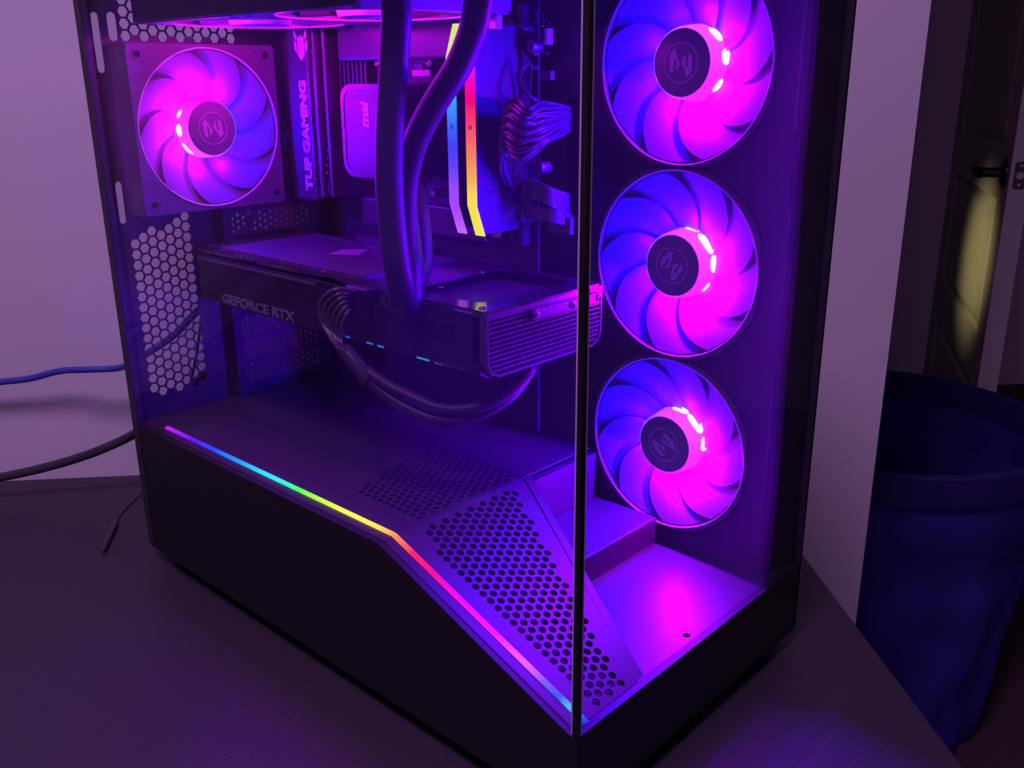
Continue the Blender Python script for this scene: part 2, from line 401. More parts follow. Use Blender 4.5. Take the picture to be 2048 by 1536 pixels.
mb = MB(); mb.lathe([(HR_-.004, hgt-.05), (HR_+.007, hgt-.05), (HR_+.009, hgt-.005), (HR_+.002, hgt), (HR_-.006, hgt-.004), (HR_-.004, hgt-.05)], 64); mb.build('rim_band', 'hamper_rim', hamper, True, 50)

# ------------------------------------------------------------------ computer case
L_, D_, ZB, ZS = .4483, .2399, .0625, .1188
XB = .2985; SL = (ZS-.0609)/(L_-XB)                 # bend of the shroud and slope of its front
H_ = .478; TY = .203; YF_ = .2
case = thing('computer_case', 'large black computer case with side and front glass panels and a bent rainbow light strip', 'computer case')
def zslope(x): return ZS-(x-XB)*SL
# lower side skirt
mb = MB(); mb.prism([(0, 0, .012), (L_, 0, .012), (L_, 0, zslope(L_)-.0005), (XB, 0, ZS-.0005), (0, 0, ZS-.0005)], (0, .0045, 0)); mb.build('side_skirt', 'skirt', case)
mb = MB(); mb.box((L_-.0045, .0045, .012), (L_, D_, ZB)); mb.build('front_skirt', 'skirt', case)
mb = MB(); mb.box((0.0, .003, .012), (L_-.003, D_-.002, .015)); mb.build('bottom_plate', 'black_metal', case)
mb = MB(); mb.box((0, D_-.002, .012), (L_, D_, H_)); mb.build('far_side_panel', 'black_metal', case)
mb = MB(); mb.box((0, 0, H_-.006), (L_, D_, H_)); mb.build('roof', 'black_metal', case)
mb = MB(); mb.box((0.0, 0.004, .430), (L_, .014, H_-.006)); mb.build('roof_rail', 'black_metal', case)
for fx, fy in ((.035, .03), (.41, .03), (.035, .21), (.41, .21)):
    mb = MB(); mb.bbox((fx-.028, fy-.016, 0), (fx+.028, fy+.016, .0125), .003); mb.build('foot', 'black_plastic', case)
# shroud: flat cover
holes = []
P6 = .0063
# perforated patch of the flat part next to the bend
for i in range(-60, 40):
    for j in range(0, 34):
        y = .0274+j*.00546; x = XB-.006-(i+ (j % 2)*.5)*P6
        if .205+.3*(.13-y) < x < XB-.004 and .034 < y < .130: holes.append(hexagon(x, y, .0024, 0))
mb = MB(); mb.panel(rect(.0015, .0042, XB, TY), holes, (0, 0, ZS), X, Y, .0012); mb.build('shroud_cover', 'shroud', case)
# sloped mesh: along the slope s, across y
sl_dir = Vector((1, 0, -SL)).normalized(); S_LEN = (L_-.0047-XB)/sl_dir.x
def lipy(x): return .1285-(x-.301)*.455
holes = []
s_of = lambda x: (x-XB)/sl_dir.x
for j in range(0, 18):
    y = .0274+j*.00543
    for i in range(-6, 30):
        s = s_of(.3219)+(i+(j % 2)*.5)*.00628
        x = XB+s*sl_dir.x
        if s < .0045 or x > .4395: continue
        if y > lipy(x)-.0165: continue
        if y < .05 and x < .3219-.0165*(y-.0274)/.0055-.001 and j > -1 and s < (s_of(.3219)-(j*.5)*.0063-.001): continue
        holes.append(hexagon(s, y, .0025, 0))
outer = [(0, .0042), (S_LEN, .0042), (S_LEN, lipy(L_-.003)-.004), (0, lipy(XB)-.004)]
mb = MB(); mb.panel(outer, holes, (XB, 0, ZS), sl_dir, Y, .0012); mb.build('mesh_ramp', 'shroud', case)
# lip sheet beyond the narrow gap, folded down to the floor
n_sl = sl_dir.cross(Y)
mb = MB()
A0 = Vector((XB+.002, lipy(XB+.002)-.0025, zslope(XB+.002))); A1 = Vector((L_-.0047, lipy(L_)-.0025, zslope(L_-.003)))
B0 = A0+Y*.0050; B1 = A1+Y*.0050
mb.add([A0, A1, B1, B0], [(0, 1, 2, 3)])
mb.add([B0, B1, Vector((B1.x, B1.y, ZB-.004)), Vector((B0.x, B0.y, ZB-.004))], [(0, 1, 2, 3)])
o = mb.build('ramp_lip', 'shroud', case); sm = o.modifiers.new('thick', 'SOLIDIFY'); sm.thickness = .0009
# front drop of the shroud behind the ramp, step box and front floor
mb = MB(); mb.box((XB+.0005, .115, ZB-.003), (XB+.0055, YF_-.0005, ZS-.003)); mb.build('shroud_front', 'shroud', case)
mb = MB(); mb.bbox((XB+.006, .094, ZB-.002), (.3585, YF_-.0005, .0818), .0012); mb.build('cable_box', 'shroud', case)
mb = MB(); mb.panel(rect(XB, .02, L_-.0047, D_-.003), [circle(.4385, .1145, .0022, 16)], (0, 0, ZB), X, Y, .0015); mb.build('front_floor', 'shroud', case)
mb = MB(); mb.box((.29, .003, .016), (.293, TY, ZS-.0015)); mb.build('bay_divider', 'black_metal', case)
# tray wall with openings for the column of fans
XF = .362; FZS = [.1376+.1226*k for k in (2, 1, 0)]; YF = .2
def clipped_circle(r, h, n=72):
    return [(max(-h, min(h, r*math.cos(2*PI*k/n))), max(-h, min(h, r*math.sin(2*PI*k/n)))) for k in range(n)]
holes = [[(XF+p[0], z+p[1]) for p in clipped_circle(.0632, .0606)] for z in FZS]+[rrect(.270, .274, .290, .362, .004), rrect(.272, .186, .2985, .216, .004)]   # fans, cable passages
mb = MB(); mb.panel(rect(.0015, .0155, L_-.012, H_-.006), holes, (0, TY, 0), X, Z, .0015); mb.build('tray_wall', 'black_metal', case)
mb = MB(); mb.prism([(L_-.0122, TY, ZB), (L_-.0046, D_-.0022, ZB), (L_-.0056, D_-.0022, ZB), (L_-.0132, TY+.001, ZB)], (0, 0, H_-.006-ZB)); mb.build('corner_fascia', 'black_metal', case)
# thin bright ridges added in place of the lines of light beside each fan
for z, (u0, v0), (u1, v1) in ((FZS[0], (1611, 0), (1590, 265)), (FZS[1], (1577, 420), (1566, 600)), (FZS[2], (1541, 800), (1531, 970))):
    p0 = at(u0, v0, 1, TY-.001); p1 = at(u1, v1, 1, TY-.001); xm = (p0.x+p1.x)/2
    mb = MB(); mb.box((xm-.0003, TY-.0012, min(p0.z, p1.z)), (xm+.0003, TY+.0005, max(p0.z, p1.z))); mb.build('glint_ridge', 'alu_brush', case)
# rear panel with vents
holes = []
def rear(u, v): p = at(u, v, 0, 0.); return (p.y, p.z)
RP = .0082; rr6 = .0040
# tall hex vent below the fan
y0v, z0v = rear(271, 475); 
for i in range(0, 7):
    for j in range(-6, 22):
        y = .0205+i*RP*.866; z = .1345+(j+(i % 2)*.5)*RP
        zt = .262 + (y-.0205)*.30; zbm = .1355+max(0, (y-.055))*.3
        if zbm < z < zt and y < .072: holes.append(hexagon(y, z, rr6, 0))
# hex vent above the fan
for i in range(0, 13):
    for j in range(0, 8):
        y = .0335+i*RP*.866; z = .4055+(j+(i % 2)*.5)*RP
        if z < .468 and y < .121: holes.append(hexagon(y, z, rr6, 0))
# opening behind the rear fan
RY, RZ = .0796, .3402
holes.append(circle(RY, RZ, .057, 64))
# long vertical slots beside the fan
def slot(y, z0, z1, w):
    return [(y+w*math.cos(a), z0+w*math.sin(a)) for a in [PI+PI*k/6 for k in range(7)]]+[(y+w*math.cos(a), z1+w*math.sin(a)) for a in [PI*k/6 for k in range(7)]]
holes.append(slot(.0125, .383, .418, .0028)); holes.append(slot(.0245, .405, .418, .0034)); holes.append(slot(.0135, .276, .302, .0026))
# slot opening column
SLOTS = (.2635, .1767, .1564, .1361)
for zc in SLOTS: holes.append(rect(.1005, zc-.0080, .1895, zc+.0080))
mb = MB(); mb.panel(rect(.0, ZS, D_-.002, H_-.006), holes, (0, 0, 0), Y, Z, .0012); mb.build('rear_panel', 'black_metal', case)
mb = MB(); mb.box((-.0012, 0, .015), (0, D_-.002, ZS)); mb.build('rear_lower_panel', 'black_metal', case)
mb = MB(); mb.box((-.0012, -.0005, .015), (.007, .005, H_-.006)); mb.build('rear_pillar', 'black_metal', case)
for zc in SLOTS:
    hs = []
    for i in range(0, 15):
        for j in range(3):
            y = .1035+i*.0052; z = (j-1)*.0052+(.0026 if i % 2 else 0)-.0013
            if abs(z) < .0066 and y < .186: hs.append(hexagon(y, zc+z, .0017, 0))
    mb = MB(); mb.panel(rect(.098, zc-.0096, .192, zc+.0096), hs, (.001, 0, 0), Y, Z, .001); mb.build('slot_cover', 'grey_plastic', case)
mb = MB(); mb.box((.0, .0885, .119), (.012, .0965, .2795)); mb.build('slot_bracket', 'black_metal', case)
mb = MB(); mb.box((.0, .1400, .3008), (.012, .195, .3125)); mb.build('slot_bracket', 'black_metal', case)
# light strip along the bent edge of the shroud
YL = .0125
def led_t(u, v):
    p = at(u, v, 2, ZS)
    if p.x > XB:
        d = ray(u, v); k = (ZS+SL*XB-SL*CAM.x-CAM.z)/(d.z+SL*d.x); p = CAM+d*k
    return p.x/L_
def S(r, g, b):
    f = lambda c: ((c/255+.055)/1.055)**2.4 if c > 10 else c/255/12.92
    return (f(r), f(g), f(b))
stops = [(led_t(330, 860), S(190, 20, 255)), (led_t(385, 886), S(80, 20, 255)), (led_t(420, 903), S(20, 70, 255)), (led_t(470, 927), S(20, 150, 255)), (led_t(525, 953), S(40, 225, 255)),
         (led_t(565, 972), S(40, 240, 190)), (led_t(592, 985), S(70, 255, 60)), (led_t(640, 1006), S(190, 255, 30)), (led_t(700, 1033), S(245, 250, 40)), (led_t(755, 1058), S(255, 225, 50)),
         (led_t(790, 1082), S(255, 130, 40)), (led_t(822, 1110), S(255, 30, 40)), (led_t(862, 1148), S(255, 0, 110)), (led_t(920, 1206), S(255, 0, 210)), (led_t(990, 1277), S(255, 20, 235)),
         (led_t(1045, 1333), S(235, 90, 245)), (led_t(1085, 1370), S(110, 90, 255)), (led_t(1115, 1400), S(30, 80, 255)), (led_t(1140, 1422), S(60, 190, 255)), (led_t(1165, 1446), S(20, 60, 255))]
M['led'] = glow_mat('rainbow light guide', stops, 'X', 0, L_, 1.5)
mb = MB()
prof = [(-.0019, 0), (-.0019, .0010), (-.0010, .0017), (.0010, .0017), (.0019, .0010), (.0019, 0)]
path = [(.0295, ZS-.0003), (XB-.001, ZS-.0003), (XB+.0005, ZS-.0006), (L_-.004, zslope(L_-.004)-.0003)]
for px_, pz_ in path:
    for a, b in prof: mb.v.append(Vector((px_, YL+a, pz_+b)))
for i in range(3):
    for k in range(5): mb.f.append((i*6+k, i*6+k+1, (i+1)*6+k+1, (i+1)*6+k))
mb.f += [(0, 1, 2, 3, 4, 5), tuple(range(18, 24))[::-1]]
o = mb.build('light_strip', M['led'], case); o['label'] = 'thin glowing rainbow strip'
# glass panels
mb = MB(); mb.prism([(.002, .0003, ZS-.003), (XB, .0003, ZS-.003), (L_-.0041, .0003, zslope(L_-.0041)-.003), (L_-.0041, .0003, H_-.002), (.002, .0003, H_-.002)], (0, .0036, 0)); o = mb.build('side_glass', 'glass', case); o['label'] = 'clear side glass pane'
mb = MB(); mb.box((L_-.0040, .0041, ZB-.003), (L_-.0003, D_, H_-.002)); o = mb.build('front_glass', 'glass', case); o['label'] = 'clear front glass pane'
mb = MB(); mb.box((L_-.0032, .0002, ZB-.003), (L_-.0002, .0032, H_)); mb.build('corner_seam', 'glass_black', case)
mb = MB(); mb.box((L_-.0041, .0002, ZB+.001), (L_-.0032, .0036, H_-.002)); mb.build('glass_edge', 'glass_edge', case)
mb = MB(); mb.box((L_-.0036, .0032, ZB-.001), (L_-.0002, .0041, H_-.002)); mb.build('glass_edge', 'glass_edge', case)
mb = MB(); mb.box((L_-.0045, D_-.0016, ZB), (L_, D_+.0004, H_)); mb.build('front_pillar', 'glass_black', case)

# ------------------------------------------------------------------ fans
def blade_mesh(r0, r1, z0, z1, span, lean, rise=.0125, n_r=8, n_c=5):
    mb = MB()
    for i in range(n_r+1):
        t = i/n_r; r = r0+(r1-r0)*t
        mid = lean*t*t
        for k in range(n_c+1):
            c = k/n_c; a = mid+span*(c-.5)*(1.0+.02*t)
            zz = z0+(z1-z0)*c + .0010*math.sin(PI*c) + rise*t**.8
            mb.v.append(Vector((r*math.cos(a), r*math.sin(a), zz)))
    w = n_c+1
    for i in range(n_r):
        for k in range(n_c): mb.f.append((i*w+k, i*w+k+1, (i+1)*w+k+1, (i+1)*w+k))
    return mb
_blade_src = {}
def fan(name, label, cat, group, loc, rot, stops, frame='clip', spots=(), logo_rot=0., hub_gain=1.3, led_w=.70, led_r=.0275, led_z=-.0045, led_stops=None, depth=.0250, spin=0., hub_stops=None):
    t = thing(name, label, cat, group, loc); t.rotation_euler = rot
    bpy.context.view_layer.update()
    hm = hub_mat(name+' hub diffuser', hub_stops or stops, t, hub_gain)
    # frame: outer shape with round bore, flared lip
    if frame == 'clip':
        outer = clipped_circle(.0628, .060); holes = [circle(0, 0, .0591, 72)]; RB = .0589
    else:
        outer = rrect(-.060, -.060, .060, .060, .0035); RB = .0568; holes = [circle(0, 0, .0578, 72)]+[circle(sx*.0525, sy*.0525, .0023, 16) for sx in (-1, 1) for sy in (-1, 1)]
    mb = MB(); mb.panel(outer, holes, (0, 0, 0), X, Y, .0022); fo = mb.build('frame', 'frame_plastic', t)
    mb = MB(); mb.lathe([(RB+.0002, -.0005), (RB+.0006, .0006), (RB+.0012, .0006), (RB+.0016, -.0005)], 72); mb.build('frame_lip', 'lip_plastic', t, True)
    mb = MB(); mb.lathe([(RB+.0004, -.0015), (RB, -.006), (RB, -depth), (RB+.0010, -depth), (RB+.0010, -.0015)], 72); mb.build('frame_bore', 'frame_plastic', t, True, 40)
    if frame != 'clip':
        mb = MB()
        mb.panel(rrect(-.060, -.060, .060, .060, .0035), [circle(0, 0, .0575, 64)], (0, 0, -depth+.0022), X, Y, .0022); mb.build('frame_back', 'frame_plastic', t)
        for q in ((-.060, -.060, -.0585, .060), (.0585, -.060, .060, .060)):
            mb = MB(); mb.box((q[0], q[1], -depth+.0022), (q[2], q[3], -.0022)); mb.build('frame_side', 'frame_plastic', t)
        for sx in (-1, 1):
            for sy in (-1, 1):
                mb = MB(); mb.lathe([(.0026, 0), (.0026, .0005), (.0038, .0005), (.0038, 0)], 20, (sx*.0525, sy*.0525, 0)); mb.build('screw_boss', 'grey_plastic', t, True, 40)
                for q in ((sx*.0435, sy*.0560), (sx*.0480, sy*.0468)):
                    mb = MB(); mb.lathe([(0, .0004), (.0014, .0004), (.0016, 0)], 14, (q[0], q[1], 0)); mb.build('mould_pin', 'grey_plastic', t)
    # stator behind the rotor
    mb = MB(); mb.lathe([(0, -depth+.003), (.0225, -depth+.003), (.0225, -depth), (0, -depth)], 32); mb.build('stator', 'frame_plastic', t)
    for k in range(4):
        a = k*PI/2+PI/4; d_ = Vector((math.cos(a), math.sin(a), 0)); n_ = Vector((-d_.y, d_.x, 0))*.0022
        mb = MB(); p0 = d_*.022; p1 = d_*.0585
        mb.prism([p0-n_+Vector((0, 0, -depth)), p1-n_+Vector((0, 0, -depth)), p1+n_+Vector((0, 0, -depth)), p0+n_+Vector((0, 0, -depth))], (0, 0, .003)); mb.build('strut', 'frame_plastic', t)
    # hub and blades
    mb = MB(); mb.lathe([(.0198, .0012), (.0206, .0003), (.0212, -.0020), (.0224, -.0140), (.0230, -.0205)], 48); hub = mb.build('hub', hm, t, True)
    N = 9
    for k in range(N):
        a = spin+2*PI*k/N
        mb = blade_mesh(.0215, RB-.0005, -.0135, -.0185, 2*PI/N*1.22, .55)
        c_, s_ = math.cos(a), math.sin(a); mb.v = [Vector((c_*v.x-s_*v.y, s_*v.x+c_*v.y, v.z)) for v in mb.v]
        mb.build('blade', 'milky', t, True)
    mb = MB(); mb.lathe([(0, .0017), (.0186, .0017), (.0194, .0013), (.0196, .0002), (.0196, -.002)], 48); cp = mb.build('hub_cap', 'lid_plastic', t, True, 30)
    # emblem: ring with two slanted arrow shapes
    mb = MB(); mb.lathe([(.0112, .0017), (.0112, .0020), (.0119, .0020), (.0119, .0017)], 48)
    cr, sr = math.cos(logo_rot), math.sin(logo_rot)
    for poly in ([(-.0078, -.0040), (-.0078, .0052), (-.0046, .0083), (-.0004, -.0012), (-.0036, -.0052), (-.0030, .0010), (-.0046, .0030), (-.0052, -.0062)],
                 [(.0078, .0040), (.0078, -.0052), (.0046, -.0083), (.0004, .0012), (.0036, .0052), (.0030, -.0010), (.0046, -.0030), (.0052, .0062)]):
        mb.prism([(cr*p[0]-sr*p[1], sr*p[0]+cr*p[1], .0017) for p in poly], (0, 0, .0003))
    mb.build('emblem', 'logo_print', cp)
    # hot spots of the LEDs showing through the hub wall
    for ang, zz, w, hgt_, es in spots:
        mb = MB(); n1, n2 = 10, 6
        for i in range(n1+1):
            for j in range(n2+1):
                x_ = i/n1*2-1; y_ = (j/n2*2-1)*math.sqrt(max(0, 1-x_*x_))
                a = math.radians(ang)+x_*w/.0215; zq = zz+y_*hgt_; rq = .0213+max(0, -zq-.002)*.1+.0003; mb.v.append(Vector((rq*math.cos(a), rq*math.sin(a), zq)))
        for i in range(n1):
            for j in range(n2): mb.f.append((i*(n2+1)+j, (i+1)*(n2+1)+j, (i+1)*(n2+1)+j+1, i*(n2+1)+j+1))
        if 'led_spot' not in M: M['led_spot'] = mat('led spot', (1, 1, 1), .4, emis=(1., .78, 1.), es=2.2)
        mb.build('led', 'led_spot', hub, True)
    for k in range(8):                                   # the ring of LEDs round the hub
        a = 2*PI*(k+.5)/8-PI
        l = lamp('hub_led', 'POINT', (led_r*math.cos(a), led_r*math.sin(a), led_z), led_w, ramp_at(led_stops or stops, a/(2*PI)+.5), .0015); l.parent = t
    return t
BLUE, MAG = (.012, 0, 1.0), (1.0, 0, 1.0)
side_stops = [(0., (.010, 0, 1.)), (.10, (.012, 0, .95)), (.17, (.06, 0, .85)), (.23, (.40, 0, .80)), (.30, (.85, 0, .90)), (.40, (1., 0, 1.)), (.46, (.62, 0, 1.)), (.54, (.36, 0, 1.)),
              (.63, (.26, 0, .95)), (.72, (.14, 0, .85)), (.80, (.07, 0, .82)), (.90, (.022, 0, .95)), (1., (.010, 0, 1.))]
side_hub = [(0., (.10, .12, 1.)), (.12, (.10, .08, 1.)), (.22, (.7, .03, 1.)), (.32, (1., .02, .95)), (.45, (1., .03, 1.)), (.62, (1., .09, 1.)), (.76, (.85, .07, 1.)), (.88, (.25, .08, 1.)), (1., (.10, .12, 1.))]
rear_hub = [(0., (1., .05, 1.)), (.15, (1., .10, 1.)), (.28, (.8, .05, 1.)), (.4, (.15, .15, 1.)), (.58, (.12, .15, 1.)), (.68, (.7, 0, .9)), (.8, (1., 0, .9)), (1., (1., .05, 1.))]
side_led = [(0., (.010, 0, .85)), (.15, (.012, 0, .85)), (.20, (.04, 0, .9)), (.30, (.45, 0, .8)), (.40, (.60, 0, .8)), (.46, (.22, 0, 1.)), (.56, (.12, 0, 1.)), (.68, (.04, 0, 1.)), (.80, (.006, 0, 1.)), (.90, (.010, 0, .85)), (1., (.010, 0, .85))]
rear_led = [(0., (.55, 0, 1.)), (.10, (.35, 0, 1.)), (.20, (.16, 0, 1.)), (.32, (.06, 0, 1.)), (.42, (0, 0, 1.)), (.60, (0, 0, 1.)), (.68, (.10, 0, .9)), (.76, (.55, 0, .9)), (.88, (.60, 0, .95)), (1., (.55, 0, 1.))]
names = ('highest of the column behind front glass', 'in the middle of the column behind front glass', 'lowest of the column, just above the floor plate')
spotsets = ([(47, -.0105, .0058, .0040, 1), (8, -.0120, .0046, .0042, 1), (-36, -.0115, .0046, .0030, 1)],
            [(80, -.0135, .0048, .0026, 1), (42, -.0110, .0080, .0042, 1), (5, -.0125, .0055, .0042, 1), (-38, -.0120, .0040, .0018, 1)],
            [(82, -.0125, .0062, .0034, 1), (45, -.0120, .0078, .0045, 1), (5, -.0135, .0050, .0040, 1)])
for i in range(3):
    fan('case_fan', 'blue and magenta lit case fan '+names[i], 'fan', 'column of lit intake fans', (XF, YF, FZS[i]), (PI/2, 0, 0), side_stops, 'clip', spotsets[i], logo_rot=[.0, -.6, .9][i], spin=i*.21, hub_stops=side_hub, led_stops=side_led)
rear_stops = [(0., (.95, 0, 1.)), (.10, (.55, 0, 1.)), (.20, (.26, 0, 1.)), (.32, (.16, 0, 1.)), (.40, (.06, 0, 1.)), (.47, (.012, 0, 1.)), (.58, (.012, 0, 1.)), (.64, (.08, 0, .9)),
              (.70, (.45, 0, .85)), (.78, (.85, 0, .85)), (.88, (.9, 0, .95)), (1., (.95, 0, 1.))]
fan('case_fan', 'square-framed lit exhaust fan on the rear wall beside the lettered heatsink', 'fan', None, (.0247, RY, RZ), (PI/2, 0, PI/2), rear_stops, 'square',
    [(150, -.0105, .0034, .0022, 1), (182, -.0085, .0045, .0034, 1), (222, -.0095, .0060, .0022, 1)],
    logo_rot=.15, spin=.3, led_w=.30, led_stops=rear_led, hub_stops=rear_hub, hub_gain=1.1)
# fans of the radiator, flat under the roof, lit downwards
top_stops = [(0., (1., 0, .9)), (.25, (.9, 0, 1.)), (.5, (.15, 0, 1.)), (.75, (1., .02, .7)), (1., (1., 0, .9))]
TZ = .4118
for i, nm in enumerate(('beside the rear wall vents', 'above the memory sticks')):
    fan('radiator_fan', 'pink lit fan lying flat under the radiator '+nm, 'fan', 'fans under the radiator', (.092+.1205*i, .086, TZ), (PI, 0, 0), top_stops, 'square', led_w=.06)

# ------------------------------------------------------------------ main board
PY = .19
board = thing('motherboard', 'black main board with a lettered rear heatsink upright on the tray wall', 'motherboard')
mb = MB(); mb.box((.012, PY, .123), (.256, PY+.0016, .428)); mb.build('circuit_board', 'pcb', board)
for sx in (.018, .135, .25):
    for sz in (.13, .285, .422):
        mb = MB(); mb.lathe([(.0028, 0), (.0028, .0115)], 12, (sx, PY+.0131, sz), 'y'); mb.build('standoff', 'screw', board)
# rear heatsink with the lettering
hs0 = at(566, 52, 1, .150); hs1 = at(652, 398, 1, .150)
hx0, hx1 = .0200, .0585; hz0, hz1 = .281, .4150
mb = MB(); mb.bbox((hx0, .150, hz0), (hx1-.004, PY+.0001, hz1), .0025); hs = mb.build('rear_heatsink', 'alu_dark', board)
mb = MB(); mb.bbox((hx1-.004, .153, hz0+.003), (hx1+.0005, PY, hz1), .0012); mb.build('heatsink_flank', 'alu_brush', board)
mb = MB(); mb.bbox((hx1+.003, .158, hz0+.003), (hx1+.007, PY, hz1), .0012); mb.build('heatsink_flank', 'alu_brush', board)
tb = at(621, 380, 1, .1496); tt_ = at(603, 140, 1, .1496); 
text_mesh('heatsink_lettering', 'TUF GAMING', .0122, 'blue_print', hs, (tb.x-.0003, .1497, tb.z), Z, -X, .0003, .0007, .0, sx=(tt_.z-tb.z)/.0800)
for sgn in (-1, 1):
    for pts in ([(0, -.0085), (.0040, -.0055), (.0040, .0060), (.0020, .0045), (.0002, .0065)][:5], [(.0050, -.0045), (.0080, -.0015), (.0080, .0035), (.0050, .0015)], [(.0050, .0030), (.0080, .0052), (.0080, .0100), (.0050, .0072)]):
        c0 = at(601, 92, 1, .1496); mb = MB(); mb.prism([(c0.x+sgn*p[0]*1.05, .1497, c0.z+p[1]*1.3) for p in pts], (0, .0003, 0)); mb.build('heatsink_emblem', 'blue_print', hs)
for v in (302, 317, 331, 346):
    p = at(655, v, 1, .153); mb = MB(); mb.lathe([(0, .0008), (.0007, .0006), (.0008, 0)], 8, (p.x, .153, p.z), 'y'); mb.build('rivet', 'chrome', board)
p = at(659, 377, 1, .153); mb = MB(); mb.box((p.x-.0006, .1525, p.z-.005), (p.x+.0006, .154, p.z+.006)); mb.build('heatsink_pin', 'chrome', board)
# upper power stage heatsink with ribs
mb = MB(); mb.bbox((.075, .163, .388), (.205, PY, .414), .002); mb.build('upper_heatsink', 'alu_dark', board)
for k in range(7):
    mb = MB(); mb.bbox((.069+k*.0052, .168, .345), (.0712+k*.0052, PY, .388), .0006, 1); mb.build('heatsink_fin', 'alu_dark', board)
a = at(707, 42, 1, .160); b = at(768, 57, 1, .160)
mb = MB(); mb.box((a.x, .1595, b.z), (b.x, .1632, a.z)); mb.build('heatsink_plate', 'alu_brush', board)
for v in (66, 72, 78):
    a = at(820, v, 1, .175); mb = MB(); mb.box((a.x, .174, a.z-.0007), (a.x+.024, PY, a.z+.0007)); mb.build('choke_bar', 'alu_brush', board)
# capacitors, chokes, chips, headers
def can(u, v, y, r, m='alu_brush', nm='capacitor'):
    p = at(u, v, 1, y); mb = MB(); mb.lathe([(0, .0004), (r*.85, .0004), (r, -.0006), (r, -(PY-y))], 20, (p.x, y, p.z), 'y'); mb.build(nm, m, board, True, 40)
for u, v in ((820, 92), (862, 92), (1077, 336), (1020, 50), (1060, 92), (1040, 60)): can(u, v, .181, .0042)
for u, v in ((905, 78), (878, 80)): can(u, v, .184, .0014, 'chrome', 'stud')
def chip(u0, v0, u1, v1, y, m='grey_plastic', nm='chip'):
    a = at(u0, v0, 1, y); b = at(u1, v1, 1, y); mb = MB(); mb.box((min(a.x, b.x), y, min(a.z, b.z)), (max(a.x, b.x), PY, max(a.z, b.z))); return mb.build(nm, m, board)
chip(824, 140, 860, 152, .176, 'alu_brush', 'socket_lever')
chip(828, 128, 846, 138, .180, 'grey_plastic')
chip(1057, 103, 1069, 111, .185, 'grey_plastic', 'header'); chip(1057, 132, 1069, 139, .185, 'alu_dark', 'header')
chip(1088, 57, 1094, 89, .184, 'white_print', 'header'); chip(966, 10, 980, 24, .172, 'alu_brush', 'header')
chip(1080, 142, 1101, 160, .186, 'grey_plastic'); chip(1040, 128, 1050, 146, .186, 'grey_plastic'); chip(1044, 162, 1056, 180, .186, 'grey_plastic')
chip(1095, 430, 1140, 470, .186, 'grey_plastic')
random.seed(3)
for k in range(46):
    u = random.uniform(1060, 1098); v = random.uniform(25, 108) if k < 34 else random.uniform(440, 500)
    if k >= 34: u = random.uniform(960, 1070)
    p = at(u, v, 1, PY-.0012); w = random.uniform(.0004, .0009); mb = MB(); mb.box((p.x-w, PY-.0014, p.z-w*.7), (p.x+w, PY, p.z+w*.7)); mb.build('solder_part', random.choice(['chrome', 'alu_brush']), board)
for q in ((985, 462, 1003, 476), ): chip(*q, .178, 'chrome', 'slot_latch')
# expansion slots and drive cover below the cooler
a = at(690, 395, 1, .176)
mb = MB(); mb.bbox((.075, .178, .262), (.215, PY, .284), .0015); mb.build('drive_cover', 'alu_dark', board)
mb = MB(); mb.box((.062, .180, .2435), (.152, PY, .2505)); mb.build('card_slot', 'grey_plastic', board)
mb = MB(); mb.box((.062, .180, .182), (.152, PY, .189)); mb.build('card_slot', 'grey_plastic', board)
text_mesh('board_print', 'M2', .0055, 'grey_plastic', board, at(726, 432, 1, .1895), X, Z, .0001)
for k in range(4):
    mb = MB(); mb.bbox((.2206+k*.00865-.0028, .181, .262), (.2206+k*.00865+.0028, PY, .421), .0008, 1); mb.build('memory_slot', 'black_plastic', board)
mb = MB(); mb.bbox((.246, .178, .300), (.2555, PY, .354), .001); mb.build('power_socket', 'black_plastic', board)
# liquid cooler screws on the board
# ------------------------------------------------------------------ memory sticks
def mem(label, x, stops, z0=.2735, z1=.4085):
    t = thing('memory_stick', label, 'memory stick', 'pair of lit memory sticks')
    yb = .138
    w = .0036
    mb = MB(); mb.prism([(x-w, PY-.006, z0+.001), (x-w, .1462, z0+.001), (x-w, .1388, z0+.0205), (x-w, .1388, z1-.0205), (x-w, .1462, z1-.001), (x-w, PY-.006, z1-.001)], (2*w, 0, 0)); mb.build('heat_spreader', 'black_metal', t)
    for k in range(3):
        mb = MB(); mb.box((x+w, .150, z0+.028+k*.030), (x+w+.0004, .184, z0+.0295+k*.030)); mb.build('spreader_groove', 'black_plastic', t)
    m = glow_mat('memory light guide', stops, 'Z', z0, z1, 1.15)
    wb = .0041; pr = [(.1466, z0), (.1392, z0+.0205), (.1392, z1-.0205), (.1466, z1), (.1452, z1), (yb, z1-.021), (yb, z0+.021), (.1452, z0)]
    mb = MB(); mb.prism([(x-wb, p[0], p[1]) for p in pr], (2*wb, 0, 0)); bar = mb.build('light_bar', m, t)
    # small sail mark
    mz = z0+.0715
    mb = MB()
    for k in range(3): mb.prism([(x-.0016+k*.0010, yb-.0001, mz-.0018), (x-.0011+k*.0010, yb-.0001, mz-.0018), (x-.0002+k*.0009, yb-.0001, mz+.0020-k*.0009), (x-.0010+k*.0010, yb-.0001, mz+.0006)], (0, .0002, 0))
    mb.build('sail_mark', 'black_plastic', bar)
    mb = MB(); mb.box((x-.0006, PY-.0062, z0+.001), (x+.0006, PY-.0003, z1-.001)); mb.build('memory_board', 'pcb', t)
    return t
zt = lambda u, v: max(0, min(1, (at(u, v, 1, .138).z-.2735)/.135))
